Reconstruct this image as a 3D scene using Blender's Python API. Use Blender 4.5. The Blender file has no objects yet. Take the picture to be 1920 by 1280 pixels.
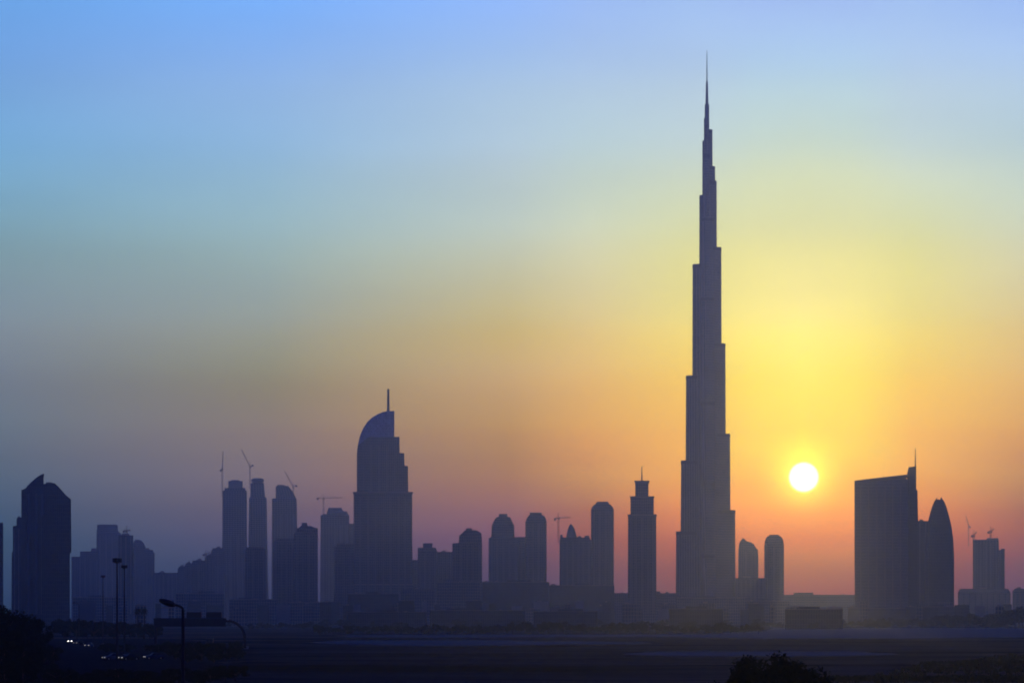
import bpy, bmesh, math, random
from mathutils import Vector, noise
R = math.radians
F = 6370.0      # focal length in photo pixels (1920 wide)
HY = 1155.0     # photo row of the horizon
CZ = 10.0       # eye height of the viewpoint, on a low bank
sc = bpy.context.scene
COL = sc.collection

# ------------------------------------------------------------------ camera
cam = bpy.data.cameras.new('camera'); cam_o = bpy.data.objects.new('camera', cam); COL.objects.link(cam_o)
cam.sensor_width = 36.0; cam.lens = 36.0 * F / 1920.0
cam.shift_y = (HY - 640.0) / 1920.0
cam_o.location = (0, 0, CZ); cam_o.rotation_euler = (R(90), 0, 0)
cam.clip_start = 1.0; cam.clip_end = 120000.0
sc.camera = cam_o

# ------------------------------------------------------------------ sky
SUN_AZ = math.atan((1507 - 960) / F)          # to the right of the view axis
SUN_EL = math.atan((1155 - 895) / F)
SUN_DIR = Vector((math.sin(SUN_AZ) * math.cos(SUN_EL), math.cos(SUN_AZ) * math.cos(SUN_EL), math.sin(SUN_EL)))
ROWS = [1155, 1110, 1050, 1000, 950, 900, 850, 800, 700, 600, 450, 300, 150, 0]
COLS = [0, 90, 200, 400, 550, 1000, 1500]
# clear dusk sky radiance (linear), rows of elevation from the horizon up, one list per distance from the sun
#SKYBEGIN
SKY = [[(0.2543, 0.0000, 0.0000), (0.3541, 0.0193, 0.0000), (0.7263, 0.1620, 0.0000), (1.2787, 0.3005, 0.0000), (1.6918, 0.6178, 0.0000), (1.7085, 1.0527, 0.0000), (1.7309, 1.3135, 0.0000), (1.6700, 1.2290, 0.0000), (1.7413, 1.3966, 0.0620), (1.7252, 1.4123, 0.2306), (1.1923, 1.1230, 0.3747), (0.8614, 0.9755, 0.6272), (0.6049, 0.8323, 0.9255), (0.4493, 0.6508, 1.0579)],
[(0.2391, 0.0000, 0.0000), (0.3296, 0.0045, 0.0000), (0.7108, 0.1545, 0.0000), (1.2235, 0.2861, 0.0000), (1.7016, 0.5373, 0.0000), (1.6836, 0.7588, 0.0000), (1.6519, 1.0166, 0.0000), (1.6829, 1.1077, 0.0000), (1.6701, 1.2635, 0.0210), (1.6424, 1.3430, 0.1913), (1.1959, 1.1272, 0.3726), (0.8519, 0.9766, 0.6570), (0.6048, 0.8325, 0.9285), (0.4517, 0.6502, 1.0624)],
[(0.1091, 0.0000, 0.0000), (0.2321, 0.0000, 0.0000), (0.4697, 0.0527, 0.0000), (0.8576, 0.1572, 0.0000), (1.2626, 0.3473, 0.0000), (1.4080, 0.5298, 0.0000), (1.4791, 0.6477, 0.0000), (1.5066, 0.7299, 0.0000), (1.5067, 0.9270, 0.0159), (1.3779, 1.0981, 0.1556), (1.0977, 1.0671, 0.3696), (0.7988, 0.9403, 0.7473), (0.6013, 0.7957, 0.9353), (0.4585, 0.6799, 1.0622)],
[(0.0103, 0.0000, 0.0714), (0.0874, 0.0000, 0.0597), (0.2336, 0.0277, 0.0370), (0.4157, 0.0568, 0.0014), (0.5838, 0.1479, 0.0000), (0.8070, 0.3026, 0.0000), (0.9689, 0.3675, 0.0000), (1.1173, 0.4999, 0.0000), (1.1975, 0.6911, 0.0803), (1.1324, 0.8541, 0.2187), (0.9599, 0.9749, 0.5381), (0.7033, 0.8713, 0.7619), (0.5731, 0.7788, 0.9672), (0.4295, 0.6486, 1.0970)],
[(0.0000, 0.0000, 0.0653), (0.0319, 0.0000, 0.0740), (0.1147, 0.0184, 0.0756), (0.2323, 0.0495, 0.0837), (0.3714, 0.1020, 0.0643), (0.5017, 0.1744, 0.0170), (0.5818, 0.2425, 0.0000), (0.7106, 0.3388, 0.0000), (0.8813, 0.5302, 0.0962), (0.8932, 0.6832, 0.1442), (0.7639, 0.8381, 0.5637), (0.6266, 0.8002, 0.8099), (0.5234, 0.7455, 0.9722), (0.3751, 0.6293, 1.1740)],
[(0.0004, 0.0088, 0.0645), (0.0207, 0.0256, 0.0867), (0.0521, 0.0513, 0.1074), (0.1138, 0.0818, 0.1362), (0.1786, 0.1161, 0.1217), (0.2547, 0.1697, 0.1445), (0.3127, 0.2137, 0.1358), (0.3627, 0.2584, 0.1224), (0.4039, 0.3549, 0.1148), (0.4772, 0.5223, 0.3269), (0.4582, 0.6643, 0.5854), (0.3928, 0.6655, 0.8536), (0.3587, 0.6137, 0.9897), (0.2570, 0.5780, 1.1993)],
[(0.0115, 0.0372, 0.0660), (0.0223, 0.0551, 0.1026), (0.0352, 0.0770, 0.1115), (0.0480, 0.1023, 0.1318), (0.0840, 0.1357, 0.1662), (0.1268, 0.1782, 0.1905), (0.1680, 0.2076, 0.1986), (0.2089, 0.2558, 0.2268), (0.2666, 0.3041, 0.2619), (0.3485, 0.4379, 0.3781), (0.3079, 0.5169, 0.4989), (0.2801, 0.5964, 0.8472), (0.2347, 0.4955, 0.8750), (0.1958, 0.4910, 0.9757)]]
#SKYEND
WS = 0.1
w = bpy.data.worlds.new("World"); sc.world = w; w.use_nodes = True
nt = w.node_tree; nt.nodes.clear()
def nd(t, **k):
    n = nt.nodes.new(t)
    for a, b in k.items(): setattr(n, a, b)
    return n
def math_n(op, a, b=None, clamp=False):
    n = nd('ShaderNodeMath', operation=op); n.use_clamp = clamp
    for i, v in enumerate((a, b)):
        if v is None: continue
        if isinstance(v, (int, float)): n.inputs[i].default_value = v
        else: nt.links.new(v, n.inputs[i])
    return n.outputs[0]
def smooth(v, a, b, kind='SMOOTHSTEP'):
    n = nd('ShaderNodeMapRange', interpolation_type=kind); n.clamp = True
    nt.links.new(v, n.inputs[0]); n.inputs[1].default_value = a; n.inputs[2].default_value = b
    return n.outputs[0]
def mix(f, a, b, mode='MIX'):
    n = nd('ShaderNodeMix', data_type='RGBA', blend_type=mode)
    if isinstance(f, (int, float)): n.inputs[0].default_value = f
    else: nt.links.new(f, n.inputs[0])
    for i, v in ((6, a), (7, b)):
        if isinstance(v, tuple): n.inputs[i].default_value = v
        else: nt.links.new(v, n.inputs[i])
    return n.outputs[2]
tc = nd('ShaderNodeTexCoord'); sep = nd('ShaderNodeSeparateXYZ'); nt.links.new(tc.outputs['Generated'], sep.inputs[0])
el = math_n('ARCSINE', sep.outputs[2]); az = math_n('ARCTAN2', sep.outputs[0], sep.outputs[1])
daz = math_n('ABSOLUTE', math_n('SUBTRACT', az, SUN_AZ))
elmax = math.atan(1155 / F)
tt = math_n('DIVIDE', el, elmax)
def ramp(cols):
    n = nd('ShaderNodeValToRGB'); cr = n.color_ramp; cr.interpolation = 'CARDINAL'
    while len(cr.elements) > 1: cr.elements.remove(cr.elements[0])
    for i, (y, c) in enumerate(zip(ROWS, cols)):
        p = math.atan((1155 - y) / F) / elmax
        e = cr.elements[0] if i == 0 else cr.elements.new(p)
        e.position = p; e.color = (c[0]/8, c[1]/8, c[2]/8, 1)   # ramps hold 0..1
    nt.links.new(tt, n.inputs[0]); return n.outputs[0]
cur = ramp(SKY[0])
for i in range(1, len(COLS)):
    f = smooth(daz, COLS[i-1] / F, COLS[i] / F, 'LINEAR' if 1 < i < len(COLS)-1 else 'LINEAR')
    cur = mix(f, cur, ramp(SKY[i]))
sky = nd('ShaderNodeTexSky', sky_type='NISHITA'); sky.sun_disc = False
sky.sun_elevation = SUN_EL; sky.sun_rotation = SUN_AZ; sky.air_density = 1.2; sky.dust_density = 3.0; sky.ozone_density = 2.0
# the graded dusk band gives way to the open sky high up and far round
bg_scale = mix(1.0, cur, (8/WS,)*3 + (1,), 'MULTIPLY')
open_f = math_n('MAXIMUM', smooth(el, elmax, R(17)), smooth(daz, R(13.5), R(24)))
allsky = mix(open_f, bg_scale, mix(1.0, sky.outputs[0], (0.05, 0.28, 2.8, 1), 'MULTIPLY'))
# thin uneven dust layers
stretch = nd('ShaderNodeCombineXYZ'); nt.links.new(math_n('MULTIPLY', az, 7.0), stretch.inputs[0]); nt.links.new(math_n('MULTIPLY', el, 34.0), stretch.inputs[1])
dust = nd('ShaderNodeTexNoise'); dust.inputs['Scale'].default_value = 1.0; dust.inputs['Detail'].default_value = 4; dust.inputs['Roughness'].default_value = 0.45; nt.links.new(stretch.outputs[0], dust.inputs[0])
dm = nd('ShaderNodeMapRange'); dm.inputs[1].default_value = 0.3; dm.inputs[2].default_value = 0.7; dm.inputs[3].default_value = 0.955; dm.inputs[4].default_value = 1.045; nt.links.new(dust.outputs[0], dm.inputs[0])
allsky = mix(1.0, allsky, dm.outputs[0], 'MULTIPLY')
# the sun's disc with its narrow aureole
dot = nd('ShaderNodeVectorMath', operation='DOT_PRODUCT'); nt.links.new(tc.outputs['Generated'], dot.inputs[0]); dot.inputs[1].default_value = SUN_DIR
ang = math_n('ARCCOSINE', math_n('MINIMUM', dot.outputs['Value'], 0.9999999))
disc = math_n('SUBTRACT', 1.0, smooth(ang, 17 / F, 31 / F))
aur = math_n('POWER', math_n('SUBTRACT', 1.0, smooth(ang, 18 / F, 110 / F, 'LINEAR')), 3.0)
add = mix(1.0, mix(disc, (0, 0, 0, 1), (60, 52, 38, 1)), mix(aur, (0, 0, 0, 1), (9, 9, 1.0, 1)), 'ADD')
allsky = mix(1.0, allsky, add, 'ADD')
bg = nd('ShaderNodeBackground'); bg.inputs['Strength'].default_value = WS; nt.links.new(allsky, bg.inputs['Color'])
ow = nd('ShaderNodeOutputWorld'); nt.links.new(bg.outputs[0], ow.inputs['Surface'])

# ------------------------------------------------------------------ sun
sl = bpy.data.lights.new('sun', 'SUN'); sl.energy = 0.3; sl.angle = R(0.5); sl.color = (1.0, 0.33, 0.06)
so = bpy.data.objects.new('sun', sl); COL.objects.link(so); so.location = (500, 100, 1500)
so.rotation_euler = SUN_DIR.to_track_quat('Z', 'Y').to_euler()

vs = sc.view_settings; vs.view_transform = 'Standard'; vs.look = 'None'; vs.exposure = 0; vs.gamma = 1; vs.use_curve_mapping = False
sc.cycles.use_denoising = True; sc.cycles.filter_width = 1.9
sc.cycles.volume_bounces = 1; sc.cycles.max_bounces = 6
random.seed(7)

# ------------------------------------------------------------------ materials
def material(name, color, rough=0.8, metal=0.0, spec=0.3, noise_amt=0.0, noise_scale=1.0, emit=None, estr=0.0, bump=0.0):
    m = bpy.data.materials.new(name); m.use_nodes = True; t = m.node_tree
    b = t.nodes['Principled BSDF']; b.inputs['Base Color'].default_value = color + (1,)
    b.inputs['Roughness'].default_value = rough; b.inputs['Metallic'].default_value = metal
    b.inputs['Specular IOR Level'].default_value = spec
    if noise_amt:
        tcn = t.nodes.new('ShaderNodeTexCoord'); n = t.nodes.new('ShaderNodeTexNoise'); n.inputs['Scale'].default_value = noise_scale; n.inputs['Detail'].default_value = 5
        t.links.new(tcn.outputs['Object'], n.inputs[0])
        mx = t.nodes.new('ShaderNodeMix'); mx.data_type = 'RGBA'; t.links.new(n.outputs[0], mx.inputs[0])
        mx.inputs[6].default_value = tuple(c * (1 - noise_amt) for c in color) + (1,); mx.inputs[7].default_value = tuple(min(1, c * (1 + noise_amt)) for c in color) + (1,)
        t.links.new(mx.outputs[2], b.inputs['Base Color'])
        if bump:
            bp = t.nodes.new('ShaderNodeBump'); bp.inputs['Strength'].default_value = bump; t.links.new(n.outputs[0], bp.inputs['Height']); t.links.new(bp.outputs[0], b.inputs['Normal'])
    if emit:
        b.inputs['Emission Color'].default_value = emit + (1,); b.inputs['Emission Strength'].default_value = estr
    return m
def facade(name, wall, glass, fw=3.0, fh=3.8, mortar=0.28):
    """storeys of window glass between piers and slab edges, real metres, stained a little"""
    m = bpy.data.materials.new(name); m.use_nodes = True; t = m.node_tree; b = t.nodes['Principled BSDF']
    tcn = t.nodes.new('ShaderNodeTexCoord'); s = t.nodes.new('ShaderNodeSeparateXYZ'); t.links.new(tcn.outputs['Object'], s.inputs[0])
    ad = t.nodes.new('ShaderNodeMath'); ad.operation = 'ADD'; t.links.new(s.outputs[0], ad.inputs[0]); t.links.new(s.outputs[1], ad.inputs[1])
    c = t.nodes.new('ShaderNodeCombineXYZ'); t.links.new(ad.outputs[0], c.inputs[0]); t.links.new(s.outputs[2], c.inputs[1])
    br = t.nodes.new('ShaderNodeTexBrick'); br.offset = 0; br.inputs['Scale'].default_value = 1.0
    br.inputs['Brick Width'].default_value = fw; br.inputs['Row Height'].default_value = fh; br.inputs['Mortar Size'].default_value = mortar
    br.inputs['Color1'].default_value = glass + (1,); br.inputs['Color2'].default_value = tuple(g * 1.8 for g in glass) + (1,); br.inputs['Mortar'].default_value = wall + (1,)
    t.links.new(c.outputs[0], br.inputs[0])
    n = t.nodes.new('ShaderNodeTexNoise'); n.inputs['Scale'].default_value = 0.02; n.inputs['Detail'].default_value = 6; t.links.new(tcn.outputs['Object'], n.inputs[0])
    mr = t.nodes.new('ShaderNodeMapRange'); mr.inputs[1].default_value = 0.3; mr.inputs[2].default_value = 0.7; mr.inputs[3].default_value = 0.75; mr.inputs[4].default_value = 1.2
    t.links.new(n.outputs[0], mr.inputs[0])
    mx = t.nodes.new('ShaderNodeMix'); mx.data_type = 'RGBA'; mx.blend_type = 'MULTIPLY'; mx.inputs[0].default_value = 1
    t.links.new(br.outputs['Color'], mx.inputs[6]); t.links.new(mr.outputs[0], mx.inputs[7]); t.links.new(mx.outputs[2], b.inputs['Base Color'])
    rr = t.nodes.new('ShaderNodeMapRange'); rr.inputs[3].default_value = 0.45; rr.inputs[4].default_value = 0.85; t.links.new(br.outputs['Fac'], rr.inputs[0]); t.links.new(rr.outputs[0], b.inputs['Roughness']); b.inputs['Specular IOR Level'].default_value = 0.0
    return m
M = dict(
    stone=facade('pale_stone_facade', (0.22, 0.21, 0.20), (0.03, 0.04, 0.05)),
    conc=facade('raw_concrete_frame', (0.20, 0.19, 0.18), (0.02, 0.02, 0.02), 5.0, 3.8, 0.5),
    steel=facade('steel_and_glass_facade', (0.20, 0.22, 0.25), (0.03, 0.045, 0.06), 1.5, 3.8, 0.18),
    crown=facade('pale_glass_crown', (0.45, 0.48, 0.52), (0.20, 0.25, 0.30), 2.2, 3.8, 0.3),
    dark=facade('dark_glass_facade', (0.06, 0.07, 0.08), (0.015, 0.02, 0.03), 2.0, 4.0, 0.2),
    fin=material('ribbed_metal_cladding', (0.13, 0.135, 0.14), 0.85, 0.0, 0.0, 0.2, 0.3),
    plain=material('rendered_concrete', (0.20, 0.19, 0.18), 0.9, 0, 0.05, 0.3, 0.08),
    metal=material('painted_steel', (0.05, 0.05, 0.052), 0.8, 0.0, 0.05, 0.25, 0.6),
    crane=material('crane_paint', (0.18, 0.13, 0.05), 0.55, 0.2, 0.4, 0.3, 0.4),
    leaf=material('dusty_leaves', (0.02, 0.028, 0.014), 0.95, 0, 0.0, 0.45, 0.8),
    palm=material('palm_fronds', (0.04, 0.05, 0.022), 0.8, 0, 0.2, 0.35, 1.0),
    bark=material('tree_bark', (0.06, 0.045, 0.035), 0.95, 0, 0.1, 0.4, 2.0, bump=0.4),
    asphalt=material('worn_asphalt', (0.03, 0.03, 0.031), 0.95, 0, 0.0, 0.35, 0.15),
    rubber=material('tyre_rubber', (0.02, 0.02, 0.02), 0.9),
    alloy=material('wheel_alloy', (0.4, 0.4, 0.4), 0.3, 0.9),
    glassd=material('car_glass', (0.02, 0.02, 0.025), 0.4, 0, 0.15),
    sign=material('grey_sign_back', (0.05, 0.05, 0.055), 0.8, 0.0, 0.05, 0.2, 0.7),
    lampglass=material('unlit_lamp_glass', (0.3, 0.3, 0.28), 0.2),
    box=material('cabinet_paint', (0.10, 0.11, 0.10), 0.7, 0, 0.3, 0.3, 1.0),
    redlamp=material('tail_lamp', (0.15, 0.01, 0.01), 0.3),
)

# ------------------------------------------------------------------ helpers
def noise2(x, y): return noise.noise(Vector((x, y, 0.0)))
def gz(x, y):
    """height of the ground: low dunes and graded earth in front, level under the city"""
    a = 1.0
    if y < 180: a = 0.0
    elif y < 400: a = (y - 180) / 220.0
    if y > 1900: a = max(0.0, 1 - (y - 1900) / 500.0)
    if x < -60 and y < 1500: a *= 0.25
    return a * (0.9 * noise2(x / 170, y / 90) + 0.35 * noise2(x / 45 + 7, y / 30) + 0.12 * noise2(x / 12, y / 9))
def P(px, D): return (px - 960.0) / F * D
def Z(py, D): return CZ + (HY - py) / F * D
def tag(o, label=None, cat=None, group=None, kind=None):
    if label: o['label'] = label
    if cat: o['category'] = cat
    if group: o['group'] = group
    if kind: o['kind'] = kind
    return o
def empty(name, loc, rz=0.0):
    o = bpy.data.objects.new(name, None); COL.objects.link(o); o.location = loc; o.rotation_euler = (0, 0, rz); o.empty_display_size = 2; return o
class MB:
    def __init__(s): s.v = []; s.f = []
    def loft(s, rings):
        """rings: lists of equal length of points, bottom to top, capped"""
        n = len(rings[0]); b = len(s.v)
        for r in rings: s.v += r
        for k in range(len(rings) - 1):
            for i in range(n):
                j = (i + 1) % n; s.f.append((b + k*n + i, b + k*n + j, b + (k+1)*n + j, b + (k+1)*n + i))
        s.f.append(tuple(b + i for i in reversed(range(n)))); s.f.append(tuple(b + (len(rings)-1)*n + i for i in range(n)))
        return s
    def box(s, x0, x1, y0, y1, z0, z1): return s.loft([[(x0, y0, z), (x1, y0, z), (x1, y1, z), (x0, y1, z)] for z in (z0, z1)])
    def prof(s, pts, y0, y1):
        """outline in x,z run through a depth"""
        n = len(pts); b = len(s.v)
        s.v += [(x, y0, z) for x, z in pts] + [(x, y1, z) for x, z in pts]
        for i in range(n):
            j = (i + 1) % n; s.f.append((b+i, b+j, b+n+j, b+n+i))
        s.f.append(tuple(b + i for i in reversed(range(n)))); s.f.append(tuple(b + n + i for i in range(n))); return s
    def tube(s, pts, rads, n=8):
        rings = []
        for k, p in enumerate(pts):
            p = Vector(p); a = Vector(pts[max(0, k-1)]); c = Vector(pts[min(len(pts)-1, k+1)]); d = (c - a).normalized()
            u = d.cross(Vector((0, 0, 1)) if abs(d.z) < 0.95 else Vector((1, 0, 0))).normalized(); w_ = d.cross(u)
            r = rads[k] if isinstance(rads, (list, tuple)) else rads
            rings.append([tuple(p + (u * math.cos(2*math.pi*i/n) + w_ * math.sin(2*math.pi*i/n)) * r) for i in range(n)])
        return s.loft(rings)
    def quad(s, a, b_, c, d): 
        b = len(s.v); s.v += [tuple(a), tuple(b_), tuple(c), tuple(d)]; s.f.append((b, b+1, b+2, b+3)); return s
    def mesh(s, name, m):
        me = bpy.data.meshes.new(name); me.from_pydata(s.v, [], s.f); me.materials.append(m)
        bm = bmesh.new(); bm.from_mesh(me); bmesh.ops.recalc_face_normals(bm, faces=bm.faces); bm.to_mesh(me); bm.free(); me.update(); return me
    def build(s, name, m, parent=None):
        o = bpy.data.objects.new(name, s.mesh(name, m)); COL.objects.link(o)
        if parent: o.parent = parent
        return o
def section(x0, x1, y0, y1, z, k, n=6):
    """plan outline: rectangle with corners rounded by fraction k of the half size"""
    cx, cy, hx, hy = (x0+x1)/2, (y0+y1)/2, (x1-x0)/2, (y1-y0)/2; r = k * min(hx, hy); pts = []
    for qx, qy, a0 in ((1, 1, 0), (-1, 1, 90), (-1, -1, 180), (1, -1, 270)):
        for i in range(n):
            a = R(a0 + 90.0 * i / (n - 1)); pts.append((cx + qx*(hx-r) + r*math.cos(a), cy + qy*(hy-r) + r*math.sin(a), z))
    return pts
class Tower:
    """a building whose sizes are given as bearings and rises seen from the viewpoint at range D, turned into metres"""
    def __init__(s, name, label, cat, D, x0, x1, depth=None, group=None):
        s.D = D; s.cx = P((x0+x1)/2, D); s.dep = depth or (x1-x0)/F*D*0.9
        s.cos = D / math.hypot(s.cx, D); s.px = (x0+x1)/2
        q = 1 + s.dep/2 / math.hypot(s.cx, D)
        s.root = empty(name, (s.cx*q, D*q, 0), -math.atan2(s.cx, D)); tag(s.root, label, cat, group)
    def X(s, px): return (px - s.px) / F * s.D * s.cos
    def loft(s, part, mat, rings, k=0.08, mb=None, shrink=1.0, parent=None, yo=0.0, build=True):
        """rings: (x0, x1, py) bottom to top; py None is the ground; depth follows the width"""
        mb = mb or MB(); w0 = max(r[1]-r[0] for r in rings); out = []
        for r in rings:
            x0, x1 = s.X(r[0]), s.X(r[1]); z = -1.0 if r[2] is None else Z(r[2], s.D)
            hd = s.dep/2 * shrink * ((r[1]-r[0])/w0)
            out.append(section(x0, x1, -hd + yo, hd + yo, z, k if len(r) < 4 else r[3]))
        mb.loft(out)
        return mb.build(part, M[mat], parent or s.root) if build else mb
    def prof(s, part, mat, pts, fr=(0, 1), parent=None):
        q = [(s.X(x), -1.0 if y is None else Z(y, s.D)) for x, y in pts]
        return MB().prof(q, -s.dep/2 + s.dep*fr[0], -s.dep/2 + s.dep*fr[1]).build(part, M[mat], parent or s.root)
    def fins(s, part, mat, xs, wpx, yt, yb, proud=1.2, parent=None):
        """ribs standing proud of the near face"""
        mb = MB()
        for x in xs:
            zb = 0.0 if yb is None else Z(yb, s.D)
            mb.box(s.X(x - wpx/2), s.X(x + wpx/2), -s.dep/2 - proud, -s.dep/2 + 0.6, zb, Z(yt, s.D))
        return mb.build(part, M[mat], parent or s.root)
    def mast(s, part, x, yt, yb, r0, r1, yo=0.0, parent=None):
        return MB().tube([(s.X(x), yo, Z(yb, s.D)), (s.X(x), yo, Z((yt+yb)/2, s.D)), (s.X(x), yo, Z(yt, s.D))], [r0, (r0+r1)/2, r1], 8).build(part, M['metal'], parent or s.root)
    def bandlines(s, part, mat, x0, x1, ys, t=1.0, proud=0.7):
        mb = MB()
        for y in ys: mb.box(s.X(x0) - proud, s.X(x1) + proud, -s.dep/2 - proud, s.dep/2 + proud, Z(y, s.D) - t/2, Z(y, s.D) + t/2)
        return mb.build(part, M[mat], s.root)

# ------------------------------------------------------------------ ground
def build_ground():
    xs = []; ys = [-1500, -400, 0, 120]; y = 180.0
    while y < 2500: ys.append(y); y *= 1.018
    ys += [2600, 3200, 4500, 7000, 12000, 24000]
    us = [i / 90.0 for i in range(-90, 91)]
    v = []; f = []
    for yy in ys:
        half = 600 + max(0, yy) * 0.16
        for u in us:
            x = u * half
            if abs(u) > 0.985: x = math.copysign(14000, u)
            v.append((x, yy, gz(x, yy)))
    n = len(us)
    for j in range(len(ys) - 1):
        for i in range(n - 1): f.append((j*n+i, j*n+i+1, (j+1)*n+i+1, (j+1)*n+i))
    me = bpy.data.meshes.new('ground'); me.from_pydata(v, [], f); me.shade_smooth()
    m = bpy.data.materials.new('desert_sand'); m.use_nodes = True; t = m.node_tree; b = t.nodes['Principled BSDF']; b.inputs['Roughness'].default_value = 0.95; b.inputs['Specular IOR Level'].default_value = 0.0
    tcn = t.nodes.new('ShaderNodeTexCoord'); mp = t.nodes.new('ShaderNodeMapping'); mp.inputs['Scale'].default_value = (0.006, 0.013, 1); t.links.new(tcn.outputs['Object'], mp.inputs[0])
    n1 = t.nodes.new('ShaderNodeTexNoise'); n1.inputs['Scale'].default_value = 1.0; n1.inputs['Detail'].default_value = 9; n1.inputs['Roughness'].default_value = 0.62; t.links.new(mp.outputs[0], n1.inputs[0])
    cr = t.nodes.new('ShaderNodeValToRGB'); e = cr.color_ramp.elements; e[0].position = 0.38; e[0].color = (0.03, 0.027, 0.023, 1); e[1].position = 0.62; e[1].color = (0.15, 0.13, 0.10, 1)
    t.links.new(n1.outputs[0], cr.inputs[0])
    n2 = t.nodes.new('ShaderNodeTexNoise'); n2.inputs['Scale'].default_value = 0.5; n2.inputs['Detail'].default_value = 6; t.links.new(tcn.outputs['Object'], n2.inputs[0])
    mx = t.nodes.new('ShaderNodeMix'); mx.data_type = 'RGBA'; mx.blend_type = 'MULTIPLY'; mx.inputs[0].default_value = 0.6; t.links.new(cr.outputs[0], mx.inputs[6]); t.links.new(n2.outputs[0], mx.inputs[7])
    t.links.new(mx.outputs[2], b.inputs['Base Color'])
    bp = t.nodes.new('ShaderNodeBump'); bp.inputs['Strength'].default_value = 0.5; bp.inputs['Distance'].default_value = 0.3; t.links.new(n2.outputs[0], bp.inputs['Height']); t.links.new(bp.outputs[0], b.inputs['Normal'])
    me.materials.append(m); o = bpy.data.objects.new('ground', me); COL.objects.link(o); tag(o, kind='structure')
build_ground()
def sheet(name, mat, pts, lift=0.06, n=40):
    """a strip laid on the ground: pts are (near_left, near_right, far_right, far_left) x,y"""
    a, b, c, d = [Vector(p) for p in pts]; mb = MB(); g = []
    for j in range(n + 1):
        for i in range(n + 1):
            u, v_ = i / n, j / n; p = (a*(1-u) + b*u)*(1-v_) + (d*(1-u) + c*u)*v_
            mb.v.append((p.x, p.y, gz(p.x, p.y) + lift))
    for j in range(n):
        for i in range(n): k = j*(n+1) + i; mb.f.append((k, k+1, k+n+2, k+n+1))
    o = mb.build(name, mat); tag(o, kind='structure'); return o
# the car park on the left and a graded pale track before the tree row
def blob(name, mat, left, right, lift, ny=90, nx=24):
    """a worn patch between two ragged edges: left and right give bearings (photo column) per range"""
    def at(tab, D):
        for (d0, p0), (d1, p1) in zip(tab, tab[1:]):
            if d0 <= D <= d1: return p0 + (p1 - p0) * (D - d0) / (d1 - d0)
    mb = MB(); D0, D1 = left[0][0], left[-1][0]
    for j in range(ny + 1):
        D = D0 * (D1 / D0) ** (j / ny); xl = P(at(left, D), D) + 3*noise2(D/25, 5.0); xr = P(at(right, D), D) + 4*noise2(D/30, 9.0) + 2*noise2(D/9, 2.0)
        for i in range(nx + 1):
            x = xl + (xr - xl) * i / nx; e = min(i, nx - i, j, ny - j)
            mb.v.append((x, D, gz(x, D) + (lift if e > 0 else -0.3)))
    for j in range(ny):
        for i in range(nx): k = j*(nx+1) + i; mb.f.append((k, k+1, k+nx+2, k+nx+1))
    o = mb.build(name, mat); tag(o, kind='structure'); return o
blob('car_park', M['asphalt'], [(480, -60), (1500, -60)], [(480, 300), (600, 380), (800, 440), (1000, 470), (1150, 462), (1300, 400), (1500, 330)], 0.35)
M['track'] = material('graded_pale_sand', (0.34, 0.28, 0.17), 0.95, 0, 0.0, 0.3, 0.05)
blob('dirt_track', M['track'], [(1560, 1400), (1640, 900), (1700, 620), (1800, 600), (1860, 1300), (2300, 1420), (2900, 1440)], [(1560, 1990), (1640, 1990), (1700, 1990), (1800, 1990), (1860, 1990), (2300, 1990), (2900, 1990)], 0.25)
blob('pale_sand_patch', M['track'], [(1180, 800), (1240, 620), (1320, 560), (1400, 640)], [(1180, 1100), (1240, 1250), (1320, 1180), (1400, 900)], 0.2)
blob('pale_sand_patch', M['track'], [(860, 1250), (900, 1150), (960, 1230)], [(860, 1500), (900, 1700), (960, 1600)], 0.2)

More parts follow.
